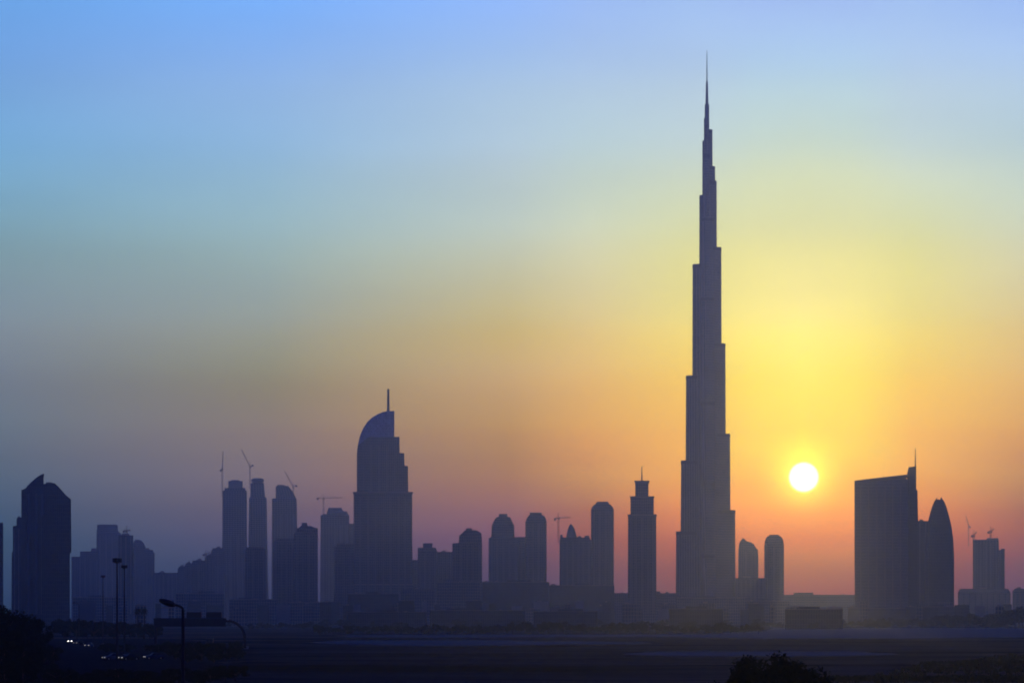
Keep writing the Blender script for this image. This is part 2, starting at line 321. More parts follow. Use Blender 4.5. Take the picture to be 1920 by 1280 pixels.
# ------------------------------------------------------------------ the tallest tower
def burj():
    D = 5000.0; s = D / F; xc = 1325.5
    root = empty('skyscraper', (P(xc, D), D, 0)); tag(root, 'tallest tower of the skyline, stepping back in many tiers to a needle spire', 'skyscraper')
    zz = lambda y: Z(y, D)
    steps = {150: [(995, 56.5), (862, 47.5), (703, 38.5), (495, 26.5), (366, 14), (264, 8.5), (222, 5.6)],
             30: [(955, 54.5), (812, 44.5), (643, 35.5), (463, 27.5), (339, 18.5), (312, 15.5), (243, 10.5)],
             270: [(1040, 60), (905, 50), (755, 40), (560, 30), (410, 19), (290, 10), (235, 5.5)]}
    for ang_, st in steps.items():
        a = R(ang_); ux, uy = math.cos(a), math.sin(a); mb = MB(); floors = []; zprev = -1.0
        for (y, e) in st:
            e *= s; r = min(10.0, e * 0.62); c = (e - r) / math.cos(R(30))
            ring = []
            for i in range(13):
                b = -math.pi/2 + math.pi * i / 12
                lx, ly = c + r*math.cos(b), r*math.sin(b); ring.append((lx*ux - ly*uy, lx*uy + ly*ux))
            for ly in (r, -r):  ring.append((0*ux - ly*uy, 0*uy + ly*ux))
            z1 = zz(y)
            wide = [(x * 1.018, y_ * 1.018) for x, y_ in ring]
            mb.loft([[(x, y_, zprev) for x, y_ in wide], [(x, y_, z1) for x, y_ in ring]])
            # dark louvred service floors and a parapet at each step
            floors.append(MB().loft([[(x*1.012, y_*1.012, z1 - 3.0 + q) for x, y_ in ring] for q in (-2.2, 2.2)]))
            zprev = z1
        # tiers are stacked: each upper tier starts on the one below
        wing = mb.build('wing', M['steel'], root)
        for fm in floors: fm.build('service_floor', M['metal'], wing)
    core = MB()
    def hexr(r, z): return [(r*math.cos(R(60*i + 30)), r*math.sin(R(60*i + 30)), z) for i in range(6)]
    prev = -1.0
    for (y, r0) in ((700, 21), (495, 14), (366, 10.5), (264, 7.5), (196, 4.6)):
        core.loft([hexr(r0*s*1.1, prev), hexr(r0*s, zz(y))]); prev = zz(y)
    core.build('core', M['steel'], root)
    sp = MB()
    sp.tube([(0, 0, zz(196)), (0, 0, zz(155)), (0, 0, zz(152))], [2.9*s, 1.9*s, 1.2*s], 10)
    sp.tube([(0, 0, zz(152)), (0, 0, zz(125)), (0, 0, zz(94))], [1.1*s, 0.85*s, 0.4*s], 8)
    sp.build('spire', M['fin'], root)
    pd = MB(); pd.loft([section(-56, 60, -70, 40, z, 0.3) for z in (-1, zz(1118))]); pd.build('podium', M['stone'], root)
burj()

# ------------------------------------------------------------------ hotel tower with the sail crown
def hotel():
    t = Tower('hotel_tower', 'tall hotel tower with a curved sail crown and short mast, stepping down on its right', 'skyscraper', 5000, 662, 773, 46)
    t.loft('lower_block', 'stone', [(660, 775, None), (663, 773, 1010), (663, 773, 922)], 0.15)
    arc = [(669, 922), (669, 850), (671, 832), (675, 815), (681, 801), (689, 789), (698, 781), (708, 775), (718, 771), (727, 769), (739.5, 769)]
    t.prof('upper_block', 'stone', [(669, 922)] + [(669, 850), (670.5, 835), (690, 819)] + [(749, 818), (749.5, 848), (758, 849), (758.5, 872), (765, 873), (765.5, 922)], (0.12, 0.9))
    t.prof('sail_crown', 'crown', [(670.5, 850)] + arc[2:] + [(739.5, 818.5), (739.5, 850)], (0.3, 0.72))
    t.mast('mast', 728, 727, 770, 2.0, 1.6)
    t.fins('pilaster', 'fin', [676, 690, 704, 719, 733, 747, 760], 3.2, 930, 1150, 1.6)
    t.fins('pilaster', 'fin', [682, 696, 711, 726, 740], 2.4, 835, 921, 0.4)
    t.bandlines('cornice', 'plain', 663, 773, (923,), 2.2, 1.0); t.bandlines('cornice', 'plain', 663, 773, (1095,), 2.2, 1.0)
    t.loft('podium', 'plain', [(640, 790, None), (640, 790, 1112)], 0.1, shrink=1.5)
hotel()

# ------------------------------------------------------------------ leftmost, nearer towers
def left_towers():
    t = Tower('office_tower', 'dark angular tower at the left with a pointed fin on its roof', 'office tower', 3200, 38, 133, 40)
    t.prof('wall', 'dark', [(40, None), (40, 918), (44, 917), (49, 914), (52, 909), (102, 905), (110, 912), (124, 928), (133, 935), (134, 1034), (131, 1036), (131, None)])
    t.prof('roof_fin', 'dark', [(50, 913), (56, 905), (66, 896), (76, 889), (83, 886.5), (81.5, 896), (82, 907)], (0.2, 0.6))
    t.fins('pier', 'fin', [53, 68, 79], 4, 925, 1150, 1.0)
    t.prof('glass_bay', 'dark', [(78, None), (78, 966), (129, 962), (131, 1030), (127, 1036), (127, None)], (-0.05, 0.02))
    t.loft('penthouse', 'plain', [(86, 98, 906), (86, 98, 902.5)], 0.1, shrink=0.3)
    t2 = Tower('apartment_tower', 'narrow stepped tower tight against the left side of the dark angular tower', 'apartment tower', 3600, 21, 40, 26)
    t2.prof('wall', 'dark', [(21, None), (22, 1035), (24, 1034), (24, 986), (31, 985), (31, 971), (42, 969), (42, None)])
    t2.fins('pier', 'plain', [27, 35], 2, 990, 1150, 0.8)
    t2.loft('roof_box', 'plain', [(33, 38, 971), (33, 38, 967)], 0.1, shrink=0.4)
    t3 = Tower('apartment_tower', 'flat topped tower cut by the left edge of the photo', 'apartment tower', 3400, -36, 6, 30)
    t3.loft('wall', 'dark', [(-36, 6, None), (-36, 6, 981)], 0.05)
    t3.loft('parapet', 'plain', [(-35.4, 5.4, 981), (-35.4, 5.4, 979)], 0.05)
    t3.fins('pier', 'plain', [-26, -14, -3], 2.2, 985, 1150, 0.8)
left_towers()

def simple(name, label, D, x0, x1, rings, mat='stone', k=0.08, depth=None, fins=0, extra=None, cat='building', group=None, ybfin=1150):
    t = Tower(name, label, cat, D, x0, x1, depth, group)
    t.loft('wall', mat, rings, k)
    if fins:
        top = rings[-1][2] if len(rings) == 2 else rings[1][2] if rings[1][2] else rings[2][2]
        wdt = rings[0][1] - rings[0][0]
        t.fins('pier', 'fin', [rings[0][0] + wdt * (i + 0.5) / fins for i in range(fins)], max(1.2, wdt * 0.06), top + 3, ybfin, 0.8)
    for e in (extra or []):
        t.loft(e[0], e[1], e[2], e[3] if len(e) > 3 else 0.1, shrink=e[4] if len(e) > 4 else 0.6)
    return t
def box(p, x0, x1, y0, y1, mat='plain', sh=0.5): return (p, mat, [(x0, x1, y1), (x0, x1, y0)], 0.1, sh)

# hazy left-hand cluster
simple('apartment_block', 'broad hazy block left of the highest block in the left cluster', 6000, 134, 186, [(134, 186, None), (134, 186, 1043), (150, 186, 1043), (150, 186, 1033)], 'stone', fins=5, extra=[box('roof_box', 171, 181, 1027, 1033)])
simple('office_tower', 'highest flat topped block of the hazy left cluster, right of the dark angular tower', 6800, 181, 229, [(181, 229, None), (181, 227, 1000), (181, 222, 996), (182, 221, 990), (182, 221, 984)], 'stone', fins=4, extra=[box('parapet', 183, 219, 982.5, 984)])
simple('office_tower', 'darker square topped tower just right of the highest hazy block', 5200, 222, 250, [(222, 250, None), (222, 250, 1003)], 'dark', fins=3, extra=[box('roof_plant', 228, 242, 999.5, 1003)])
simple('apartment_tower', 'round shouldered hazy tower at the right of the left cluster', 6600, 249, 276, [(249, 276, None), (249, 275, 1030), (250, 271, 1020), (251, 267, 1014), (254, 262, 1011)], 'stone', 0.5, fins=3)
simple('apartment_block', 'stepped hazy block ending the left cluster on its right', 6300, 270, 290, [(270, 290, None), (270, 290, 1035), (270, 287, 1035), (270, 287, 1030)], 'stone', fins=2, extra=[box('roof_box', 274, 280, 1027, 1030)])
simple('apartment_block', 'long flat hazy block right of the left cluster', 6000, 286, 336, [(286, 336, None), (286, 336, 1073)], 'stone', fins=6, extra=[box('roof_box', 300, 308, 1070, 1073)])
# low stepped group
for (x0, x1, y, D, lb) in ((333, 349, 1061, 5800, 'lowest step of the stepped blocks left of the crane towers'), (346, 361, 1055, 5600, 'second step of the stepped blocks, with a small roof box'),
                       (359, 386, 1050, 5400, 'broad third step of the stepped blocks left of the crane towers'), (384, 402, 1040, 5600, 'fourth step of the stepped blocks left of the crane towers'),
                       (396, 421, 1027, 6000, 'highest step of the stepped blocks, against the first crane tower')):
    simple('apartment_block', lb, D, x0, x1, [(x0, x1, None), (x0, x1, y + 4), (x0 + 2, x1, y + 4), (x0 + 2, x1, y)], 'stone', fins=3, extra=[box('roof_box', x0 + (x1-x0)*0.4, x0 + (x1-x0)*0.7, y - 3, y)])
# three slim towers still under construction
t = simple('unfinished_tower', 'leftmost tall slim unfinished tower, crane on its left shoulder', 6500, 416, 463, [(413, 466, None), (417, 463, 1000), (417, 463, 919), (421, 460, 919), (421, 460, 914)], 'conc', fins=4)
t.loft('core_top', 'plain', [(428, 455, 914), (428, 455, 901)], 0.2, shrink=0.7)
t.loft('formwork', 'metal', [(433, 450, 901), (434, 448, 899)], 0.1, shrink=0.4)
t = simple('unfinished_tower', 'middle slim unfinished tower with a flared mushroom top', 6700, 466, 502, [(464, 504, None), (466, 501, 1000), (467, 500, 933), (469, 497, 931), (470, 495, 905)], 'conc', 0.3, fins=3)
t.loft('flared_crown', 'plain', [(475, 491, 906), (471, 495, 901), (471, 495, 898), (476, 490, 895.5)], 0.4, shrink=0.7)
t = simple('unfinished_tower', 'right slim unfinished tower with a sloping curved right shoulder', 6600, 509, 557, [(509, 557, None), (510, 557, 960), (510, 556, 934), (517, 555, 933), (517, 549, 921), (517, 542, 912), (518, 540, 910)], 'conc', 0.15, fins=4)
t.loft('core_top', 'plain', [(520, 534, 910), (520, 534, 908)], 0.1, shrink=0.4)
simple('apartment_tower', 'dark low tower in front of the middle unfinished tower', 4600, 459, 500, [(459, 500, None), (459, 498, 1029), (462, 494, 1029), (462, 494, 1025)], 'stone', fins=4)
simple('apartment_tower', 'dark tower in front of the right unfinished tower', 4700, 512, 553, [(512, 553, None), (512, 553, 1013), (518, 553, 1013), (518, 553, 1009)], 'stone', fins=4)
simple('apartment_tower', 'dark peaked tower between the unfinished towers and the long armed crane', 4500, 551, 596, [(551, 596, None), (551, 596, 1000), (556, 596, 997), (556, 596, 990), (561, 589, 988), (564, 583, 985)], 'stone', fins=4, extra=[('roof_box', 'plain', [(565, 577, 985), (566, 575, 979)], 0.2, 0.5)])
t = simple('unfinished_tower', 'unfinished tower with a broad stepped top beside the hotel tower', 6300, 600, 656, [(600, 656, None), (601, 655, 980), (601, 655, 966), (606, 653, 963)], 'conc', fins=5)
t.loft('core_top', 'plain', [(613, 652, 963), (613, 651, 958), (614, 643, 957), (616, 641, 951)], 0.2, shrink=0.7)
simple('apartment_tower', 'dark tower filling the gap before the hotel tower', 4700, 627, 664, [(627, 664, None), (627, 664, 1024), (632, 664, 1024), (632, 664, 1019)], 'stone', fins=3)
simple('apartment_tower', 'hazy shoulder tower right behind the left side of the hotel tower', 6400, 649, 668, [(649, 668, None), (649, 668, 981)], 'stone', fins=2)

# between the hotel and the tallest tower
simple('apartment_block', 'low block touching the hotel tower on its right', 5200, 770, 785, [(770, 785, None), (770, 785, 1049)], 'stone', fins=2)
simple('apartment_tower', 'small tower with a boxy head right of the hotel tower', 5000, 783, 820, [(783, 820, None), (783, 820, 1033), (783, 818, 1028), (784, 817, 1026)], 'stone', fins=4, extra=[box('roof_box', 793, 811, 1017.5, 1026)])
simple('apartment_block', 'flat low block between the boxy headed tower and the gabled tower', 5100, 818, 850, [(818, 850, None), (818, 850, 1034)], 'stone', fins=4, extra=[box('roof_box', 828, 836, 1031.5, 1034)])
simple('apartment_tower', 'stepped gabled dark tower right of the hotel tower', 4400, 848, 904, [(848, 904, None), (848, 904, 1018), (860, 904, 1017), (861, 903, 1003), (867, 902, 998), (872, 893, 993)], 'stone', fins=5, extra=[box('roof_box', 874, 885, 989.5, 994)])
simple('apartment_tower', 'left tower of the pair with stepped rounded shoulders and small square cap', 5200, 920, 966, [(916, 973, None), (916, 973, 1008), (921, 965, 1006), (922, 964, 984), (926, 960, 976), (930, 957, 969), (934, 953, 968)], 'stone', 0.3, fins=5, extra=[box('cap', 935, 951.5, 962.5, 968.5)])
simple('apartment_block', 'link block between the pair of round shouldered towers', 5300, 963, 992, [(963, 992, None), (963, 990, 1012), (967, 990, 1012), (967, 988, 1006)], 'stone', fins=3)
simple('apartment_tower', 'right tower of the round shouldered pair with wider flat cap', 5200, 985, 1025, [(985, 1025, None), (985, 1025, 978), (988, 1023, 970), (992, 1019, 965)], 'stone', 0.3, fins=4, extra=[box('cap', 993, 1016, 960, 965.5)])
t = simple('apartment_block', 'broad block with a pointed turret next to the short armed crane', 5100, 1049, 1109, [(1049, 1109, None), (1049, 1109, 1011), (1050, 1106, 1011), (1050, 1106, 1007)], 'stone', fins=6)
t.loft('turret', 'plain', [(1061, 1082, 1007), (1063, 1080, 999), (1065, 1077, 989), (1068, 1073, 983), (1070, 1071, 981)], 0.9, shrink=0.5)
t.loft('corner_turret', 'plain', [(1050, 1055, 1007), (1050, 1055, 1002), (1051, 1053, 1001)], 0.3, shrink=0.2)
t.loft('corner_turret', 'plain', [(1083, 1090, 1007), (1083, 1090, 1004)], 0.3, shrink=0.2)
t.loft('corner_turret', 'plain', [(1096, 1105, 1007), (1096, 1105, 1003)], 0.3, shrink=0.2)
simple('apartment_tower', 'round topped tower left of the pinnacle tower', 5100, 1108, 1151, [(1108, 1151, None), (1108, 1151, 955), (1110, 1149, 950), (1114, 1145, 945)], 'stone', 0.35, fins=4, extra=[('cap', 'plain', [(1116, 1143, 945.5), (1117, 1142, 942), (1120, 1139, 939.5)], 0.4, 0.7)])
t = Tower('office_tower', 'three tier tower with a thin pinnacle left of the tallest tower', 'office tower', 4600, 1177, 1231, 40)
t.loft('lower_tier', 'stone', [(1177, 1231, None), (1177.5, 1230.5, 966)], 0.1)
t.loft('middle_tier', 'stone', [(1182, 1226, 966), (1182, 1226, 931)], 0.1, shrink=0.82)
t.loft('upper_tier', 'stone', [(1191, 1216, 931), (1191, 1216, 904)], 0.1, shrink=0.5)
t.loft('cornice', 'plain', [(1181, 1227, 931.5), (1181, 1227, 929.5)], 0.1, shrink=0.84)
t.loft('cap', 'plain', [(1190, 1217.5, 904), (1189.5, 1218, 900)], 0.1, shrink=0.52)
t.loft('cornice', 'plain', [(1176.5, 1231.5, 966.5), (1176.5, 1231.5, 963.5)], 0.1, shrink=1.02)
t.mast('pinnacle', 1203.5, 872, 900, 1.1, 0.35)
t.fins('pier', 'fin', [1183, 1193, 1204, 1215, 1225], 3.0, 970, 1150, 1.0)

# right of the tallest tower
t = Tower('apartment_tower', 'small tower with a tilted sail roof right of the tallest tower', 'apartment tower', 5600, 1384, 1422, 26)
t.prof('wall', 'stone', [(1384, None), (1384.5, 1030), (1386, 1018), (1390, 1011), (1395, 1009), (1400, 1014), (1408, 1016), (1414, 1020), (1417, 1026), (1421, 1030), (1422, 1045), (1422, None)])
t.fins('pier', 'fin', [1390, 1399, 1408, 1417], 2, 1034, 1150, 0.8)
t.loft('roof_box', 'plain', [(1391, 1396, 1013), (1391.5, 1395, 1008)], 0.2, shrink=0.4)
simple('apartment_tower', 'slim tower with a fully rounded top below and left of the sun', 5200, 1433, 1470, [(1433, 1470, None), (1433, 1470, 1022), (1434, 1469, 1014), (1436, 1467, 1008), (1440, 1463, 1004)], 'stone', 0.5, fins=3, extra=[('cap', 'plain', [(1441, 1462, 1004.5), (1443, 1460, 1001.5)], 0.5, 0.6)])
simple('apartment_block', 'low block linking the tilted sail tower and the round topped slim tower', 5000, 1378, 1436, [(1378, 1436, None), (1378, 1436, 1083)], 'stone', fins=7, extra=[box('roof_box', 1392, 1408, 1079, 1083)])
t = Tower('office_tower', 'massive broad tower right of the sun with a sloping roof and raised corner', 'office tower', 4000, 1602, 1721, 50)
t.prof('wall', 'steel', [(1603, None), (1602, 1030), (1602, 904), (1702, 897), (1702, None)])
t.prof('roof_canopy', 'plain', [(1602, 903.5), (1602.5, 900), (1640, 895.5), (1700, 889), (1702, 889), (1702, 893), (1650, 898)], (0.05, 0.95))
t.prof('roof_plant', 'plain', [(1640, 901.5), (1640, 896), (1699, 891.5), (1699, 897.5)], (0.4, 0.8))
t.prof('corner_shaft', 'dark', [(1701.5, None), (1701.5, 884), (1704, 875), (1718, 873), (1718, None)], (0.15, 1.0))
t.prof('side_bay', 'dark', [(1718, None), (1718, 917), (1720.5, 918), (1722, 1000), (1722, None)], (0.2, 0.9))
t.mast('antenna', 1716.5, 838, 874, 0.8, 0.3)
t.fins('pier', 'fin', [1614, 1629, 1644, 1659, 1674, 1689], 2.5, 912, 1150, 0.8)
simple('apartment_block', 'low shoulder block wedged between the massive tower and the pointed tower', 4500, 1719, 1742, [(1719, 1742, None), (1719, 1742, 976)], 'dark', fins=2, extra=[box('roof_box', 1724, 1731, 973, 976)])
t = simple('office_tower', 'pointed bullet shaped tower right of the massive broad tower', 4300, 1738, 1789, [(1734, 1789, None), (1734, 1789, 1045), (1736, 1787.5, 1010), (1738, 1784, 985), (1742, 1780, 968), (1747, 1775, 950), (1751, 1771, 940), (1754, 1768, 935.5)], 'dark', 0.45, fins=0)
t.loft('crown_tip', 'steel', [(1754, 1758, 936), (1755.5, 1757, 932.5)], 0.4, shrink=0.3)
t.loft('crown_tip', 'steel', [(1763, 1768, 936), (1763.5, 1766, 931.5)], 0.4, shrink=0.3)
t = simple('unfinished_tower', 'small square tower under construction near the right edge with a lower side stage', 5500, 1824, 1884, [(1824, 1873, None), (1824, 1873, 1014), (1824, 1872, 1011)], 'conc', fins=5, depth=34)
t.loft('top_stage', 'plain', [(1850, 1872, 1011), (1850, 1872, 1008)], 0.1, shrink=0.8)
t.loft('scaffold_mast', 'metal', [(1877, 1884, None), (1877, 1884, 1028)], 0.1, shrink=0.3)
t.loft('side_stage', 'conc', [(1872, 1878, None), (1872, 1878, 1030)], 0.1, shrink=0.5)
simple('apartment_block', 'low broad block at the foot of the small tower under construction', 5200, 1796, 1895, [(1796, 1895, None), (1796, 1895, 1110), (1800, 1890, 1103)], 'stone', fins=9, extra=[box('roof_box', 1836, 1850, 1100.5, 1103)])
simple('apartment_block', 'low block cut by the right edge of the photo', 5200, 1898, 1950, [(1898, 1950, None), (1898, 1950, 1108), (1902, 1950, 1103)], 'stone', fins=5, extra=[box('roof_box', 1906, 1914, 1100, 1103)])

# long low buildings across the middle distance
G_LOW = 'low-rise buildings in front of the towers'
def lowrise(label, D, x0, x1, y, nb=3, mat='stone', name='lowrise_building'):
    t = Tower(name, label, 'building', D, x0, x1, 30 + (x1-x0)*0.15)
    t.loft('wall', mat, [(x0, x1, None), (x0, x1, y)], 0.05)
    t.loft('parapet', 'plain', [(x0+0.3, x1-0.3, y), (x0+0.3, x1-0.3, y-0.8)], 0.05, shrink=0.97)
    rnd = random.Random(int(x0*7 + y))
    for i in range(nb):
        a = x0 + (x1-x0) * (i + rnd.uniform(0.15, 0.6)) / nb; w_ = rnd.uniform(3, 8)
        t.loft('roof_box', 'plain', [(a, min(x1-1, a + w_), y - 0.8), (a, min(x1-1, a + w_), y - rnd.uniform(2, 3.4))], 0.1, shrink=0.3)
    a = x0 + (x1-x0) * rnd.uniform(0.1, 0.5); b = a + (x1-x0) * rnd.uniform(0.2, 0.4)
    t.loft('upper_floor', mat, [(a, b, y - 0.8), (a, b, y - rnd.uniform(3.5, 6.0))], 0.05, shrink=0.6)
lowrise('long flat building under the sun between the round topped and the massive tower', 5400, 1466, 1606, 1115, 2)
lowrise('long low building at the foot of the pinnacle tower', 4900, 1148, 1272, 1112, 4)
lowrise('dark low building beneath the turreted block and the round topped tower', 4700, 1026, 1152, 1097, 4, 'dark')
lowrise('dark low building beneath the round shouldered pair', 4600, 895, 1030, 1091, 5, 'dark')
lowrise('low building at the foot of the gabled tower', 4300, 820, 900, 1090, 3)
lowrise('low building right at the foot of the hotel tower', 4200, 752, 815, 1104, 3)
lowrise('low dark block in front of the hotel tower base', 3900, 652, 748, 1113, 3, 'dark')
lowrise('low block at the foot of the peaked tower', 4100, 540, 622, 1129, 2)
lowrise('low block in front of the slim unfinished towers', 4000, 430, 520, 1124, 3)
lowrise('low block at the foot of the stepped blocks', 4200, 330, 420, 1112, 3)
lowrise('low block at the foot of the hazy left cluster', 4300, 136, 240, 1120, 3)
lowrise('low wide building before the base of the tallest tower', 4400, 1268, 1400, 1121, 4)
lowrise('low block before the base of the round topped slim tower', 4300, 1398, 1482, 1127, 2)
lowrise('low block at the foot of the massive broad tower', 3900, 1590, 1700, 1140, 3, 'dark')
lowrise('low block at the foot of the pointed tower', 3900, 1698, 1800, 1137, 3, 'dark')
lowrise('dark flat shed below the sun, standing among the bushes', 2600, 1472, 1580, 1142, 1, 'dark', 'shed')
lowrise('dark flat shed before the tallest tower, left of the shed below the sun', 2800, 1254, 1356, 1141, 1, 'dark', 'shed')
lowrise('long low shed in the haze left of the tallest tower', 3000, 1000, 1120, 1146, 2, 'dark', 'shed')
lowrise('long low shed in front of the hotel tower podium', 3000, 650, 800, 1147, 2, 'dark', 'shed')
lowrise('long low shed right of the hotel tower podium', 3100, 806, 985, 1144, 2, 'dark', 'shed')

rl = random.Random(41)
for i in range(64):
    # a jumble of small blocks, sheds and villas in the band under the towers
    u = i / 64.0; px = 150 + 1760*u + rl.uniform(-12, 12); D = rl.uniform(3000, 4400); y = rl.uniform(1124, 1142); wd = rl.uniform(10, 34)
    if 1475 < px < 1600: y = rl.uniform(1128, 1142)
    t = Tower('small_building', 'small low building in the hazy band under the towers', 'building', D, px, px + wd, rl.uniform(12, 26), 'small low buildings under the towers')
    t.loft('wall', rl.choice(['stone', 'dark', 'plain']), [(px, px+wd, None), (px, px+wd, y)], 0.04)
    if rl.random() < 0.7: a = px + wd*rl.uniform(0.1, 0.5); t.loft('roof_box', 'plain', [(a, a + wd*0.3, y), (a, a + wd*0.3, y - rl.uniform(1.5, 3.5))], 0.1, shrink=0.5)
    if rl.random() < 0.3: t.mast('aerial', px + wd*0.7, y - rl.uniform(5, 9), y, 0.3, 0.15)

# ------------------------------------------------------------------ tower cranes
def lattice(mb, a, b, wdt, nseg, r=0.22):
    a = Vector(a); b = Vector(b); d = (b - a).normalized(); u = d.cross(Vector((0, 1, 0)) if abs(d.y) < 0.9 else Vector((1, 0, 0))).normalized(); v_ = d.cross(u)
    cs = [(u*sx + v_*sy) * wdt/2 for sx, sy in ((1, 1), (-1, 1), (-1, -1), (1, -1))]
    for c in cs: mb.tube([a + c, b + c], r, 4)
    for k in range(nseg):
        p = a + (b-a)*(k/nseg); q = a + (b-a)*((k+1)/nseg)
        for i in range(4):
            c0, c1 = cs[i], cs[(i+1) % 4]
            mb.tube([p + c0, q + c1], r*0.6, 3)
def crane(label, D, mx, ybase, ytop, tip, tail, luff=False, group='tower cranes over the unfinished towers'):
    """mast at bearing mx from ybase to ytop; tip and tail are the ends of jib and counter-jib"""
    x0 = P(mx, D); zb = Z(ybase, D); root = empty('tower_crane', (x0, D + 10, zb - 4)); tag(root, label, 'tower crane', group)
    q = lambda px, py: (P(px, D) - x0, 0.0, Z(py, D) - zb + 4)
    m = MB(); lattice(m, (0, 0, 0), q(mx, ytop), 2.0, 12); m.build('mast', M['crane'], root)
    m = MB(); lattice(m, q(mx, ytop), q(*tip), 1.5, 14, 0.17); m.build('jib', M['crane'], root)
    m = MB(); lattice(m, q(mx, ytop), q(*tail), 1.3, 4, 0.17); m.build('counter_jib', M['crane'], root)
    tx, _, tz = q(*tail); MB().box(tx - 1.6, tx + 1.6, -1.0, 1.0, tz - 3.0, tz + 0.4).build('counterweight', M['plain'], root)
    cx_, _, cz_ = q(mx, ytop); cab = MB(); cab.loft([section(cx_ - 0.2, cx_ + 2.0, -2.6, -0.9, cz_ - 2.6 + z, 0.2) for z in (0, 2.3)]); cab.build('cab', M['crane'], root)
    m = MB(); pk = (0.0, 0.0, cz_ + 8); m.tube([(0, 0, cz_), pk], [0.5, 0.2], 5); tpx, _, tpz = q(*tip)
    m.tube([pk, (tpx*0.75, 0, cz_ + (tpz - cz_)*0.75)], 0.1, 4); m.tube([pk, (tx*0.8, 0, cz_ + (tz - cz_)*0.8)], 0.1, 4); m.build('apex_and_ties', M['crane'], root)
    hx, hz = tpx * 0.7, cz_ + (tpz - cz_) * 0.7; m = MB(); m.tube([(hx, 0, hz), (hx, 0, hz - 9)], 0.08, 4); m.tube([(hx, 0, hz - 9), (hx, 0, hz - 9.8), (hx, 0, hz - 10.6)], [0.2, 0.45, 0.15], 6); m.build('hook', M['metal'], root)
crane('luffing crane with near upright jib on the leftmost unfinished tower', 6520, 416, 925, 878, (417.5, 846), (413, 880), True)
crane('luffing crane with jib tilted left above the mushroom topped tower', 6720, 468, 912, 874, (452, 842), (473, 871), True)
crane('luffing crane with jib tilted left on the sloping shouldered tower', 6620, 549, 925, 912, (533, 882), (555, 909), True)
crane('crane with a long level jib over the broad stepped unfinished tower', 6300, 606, 968, 933, (642, 932), (595, 933))
crane('crane with a short level jib beside the turreted block', 5200, 1047, 1012, 970, (1071, 969), (1041, 971))
crane('small crane on the left corner of the tower near the right edge', 5500, 1827, 1014, 1003, (1833, 996), (1824, 1003), True)
crane('small crane on the roof centre of the tower near the right edge', 5500, 1859, 1012, 995, (1866, 990), (1855, 996), True)
crane('faint crane far off between the pointed tower and the right hand tower', 8200, 1817, 1020, 985, (1812, 966), (1820, 987), True)
crane('small crane on the stepped blocks at the left', 5500, 385, 1052, 1038, (393, 1034), (381, 1038), True)
crane('tiny crane with level arm over the darker square topped tower', 5300, 236, 1004, 994, (244, 993), (231, 994))

# ------------------------------------------------------------------ trees
def crown_mb(rnd, rx, ry, rz, zc, nclump, nleaf, lsize):
    mb = MB(); cl = []
    for _ in range(nclump):
        while True:
            p = Vector((rnd.uniform(-1, 1), rnd.uniform(-1, 1), rnd.uniform(-1, 1)))
            if 0.25 < p.length < 1.0: break
        cl.append((Vector((p.x*rx, p.y*ry, zc + p.z*rz)), rnd.uniform(0.18, 0.38) * rz))
    for _ in range(nleaf):
        c, r = rnd.choice(cl); d = Vector((rnd.gauss(0, 1), rnd.gauss(0, 1), rnd.gauss(0, 1))); d.normalize()
        p = c + d * r * rnd.uniform(0.55, 1.05) * Vector((1.3, 1.3, 0.85)).length / 1.8
        u = Vector((rnd.gauss(0, 1), rnd.gauss(0, 1), rnd.gauss(0, 1))).normalized(); v_ = u.cross(d)
        if v_.length < 0.01: continue
        v_.normalize(); s = lsize * rnd.uniform(0.6, 1.3); u *= s; v_ *= s * 0.55
        mb.quad(p - u, p + v_, p + u, p - v_)
    return mb
def trunk_mb(rnd, h, r, n=4, rx=2.0):
    mb = MB(); mb.tube([(0, 0, -0.4), (0.1, 0, h*0.3), (-0.1, 0.1, h*0.62)], [r, r*0.75, r*0.5], 7)
    for i in range(n):
        a = 2*math.pi*i/n + rnd.uniform(-0.4, 0.4); l = rx * rnd.uniform(0.5, 0.8)
        mb.tube([(0, 0, h*0.32), (math.cos(a)*l*0.4, math.sin(a)*l*0.4, h*0.5), (math.cos(a)*l, math.sin(a)*l, h*0.75)], [r*0.55, r*0.35, r*0.12], 5)
    return mb
PROTO = []
def tree_proto(seed, H, rx, ry, nclump, nleaf, lsize, name='tree'):
    rnd = random.Random(seed); zc = H * 0.58
    root = empty(name, (0, 0, 0)); 
    trunk_mb(rnd, H, H*0.03, 5, rx).build('trunk', M['bark'], root)
    crown_mb(rnd, rx, ry, H*0.42 / 1.15, zc, nclump, nleaf, lsize).build('crown', M['leaf'], root)
    return root
def copy_tree(o):
    c = o.copy(); COL.objects.link(c)
    for ch in o.children:
        d = ch.copy(); COL.objects.link(d); d.parent = c
    return c
def plant(protos, used, rnd, px, D, h, label, group, cat='tree', wide=1.0, dz=0.0):
    src = rnd.choice(protos); o = src if src.name not in used else copy_tree(src); used.add(src.name)
    x = P(px, D); s = h / src['h']; o.location = (x, D, gz(x, D) + dz); o.rotation_euler = (0, 0, rnd.uniform(0, 6.28)); o.scale = (s*wide, s*wide, s)
    tag(o, label, cat, group); return o
far = [tree_proto(100 + i, 7.0, 3.0 + 0.4*i, 2.8 + 0.3*i, 16 + 2*i, 1500, 0.34) for i in range(4)]
for p in far: p['h'] = 7.0
used = set(); rnd = random.Random(3)
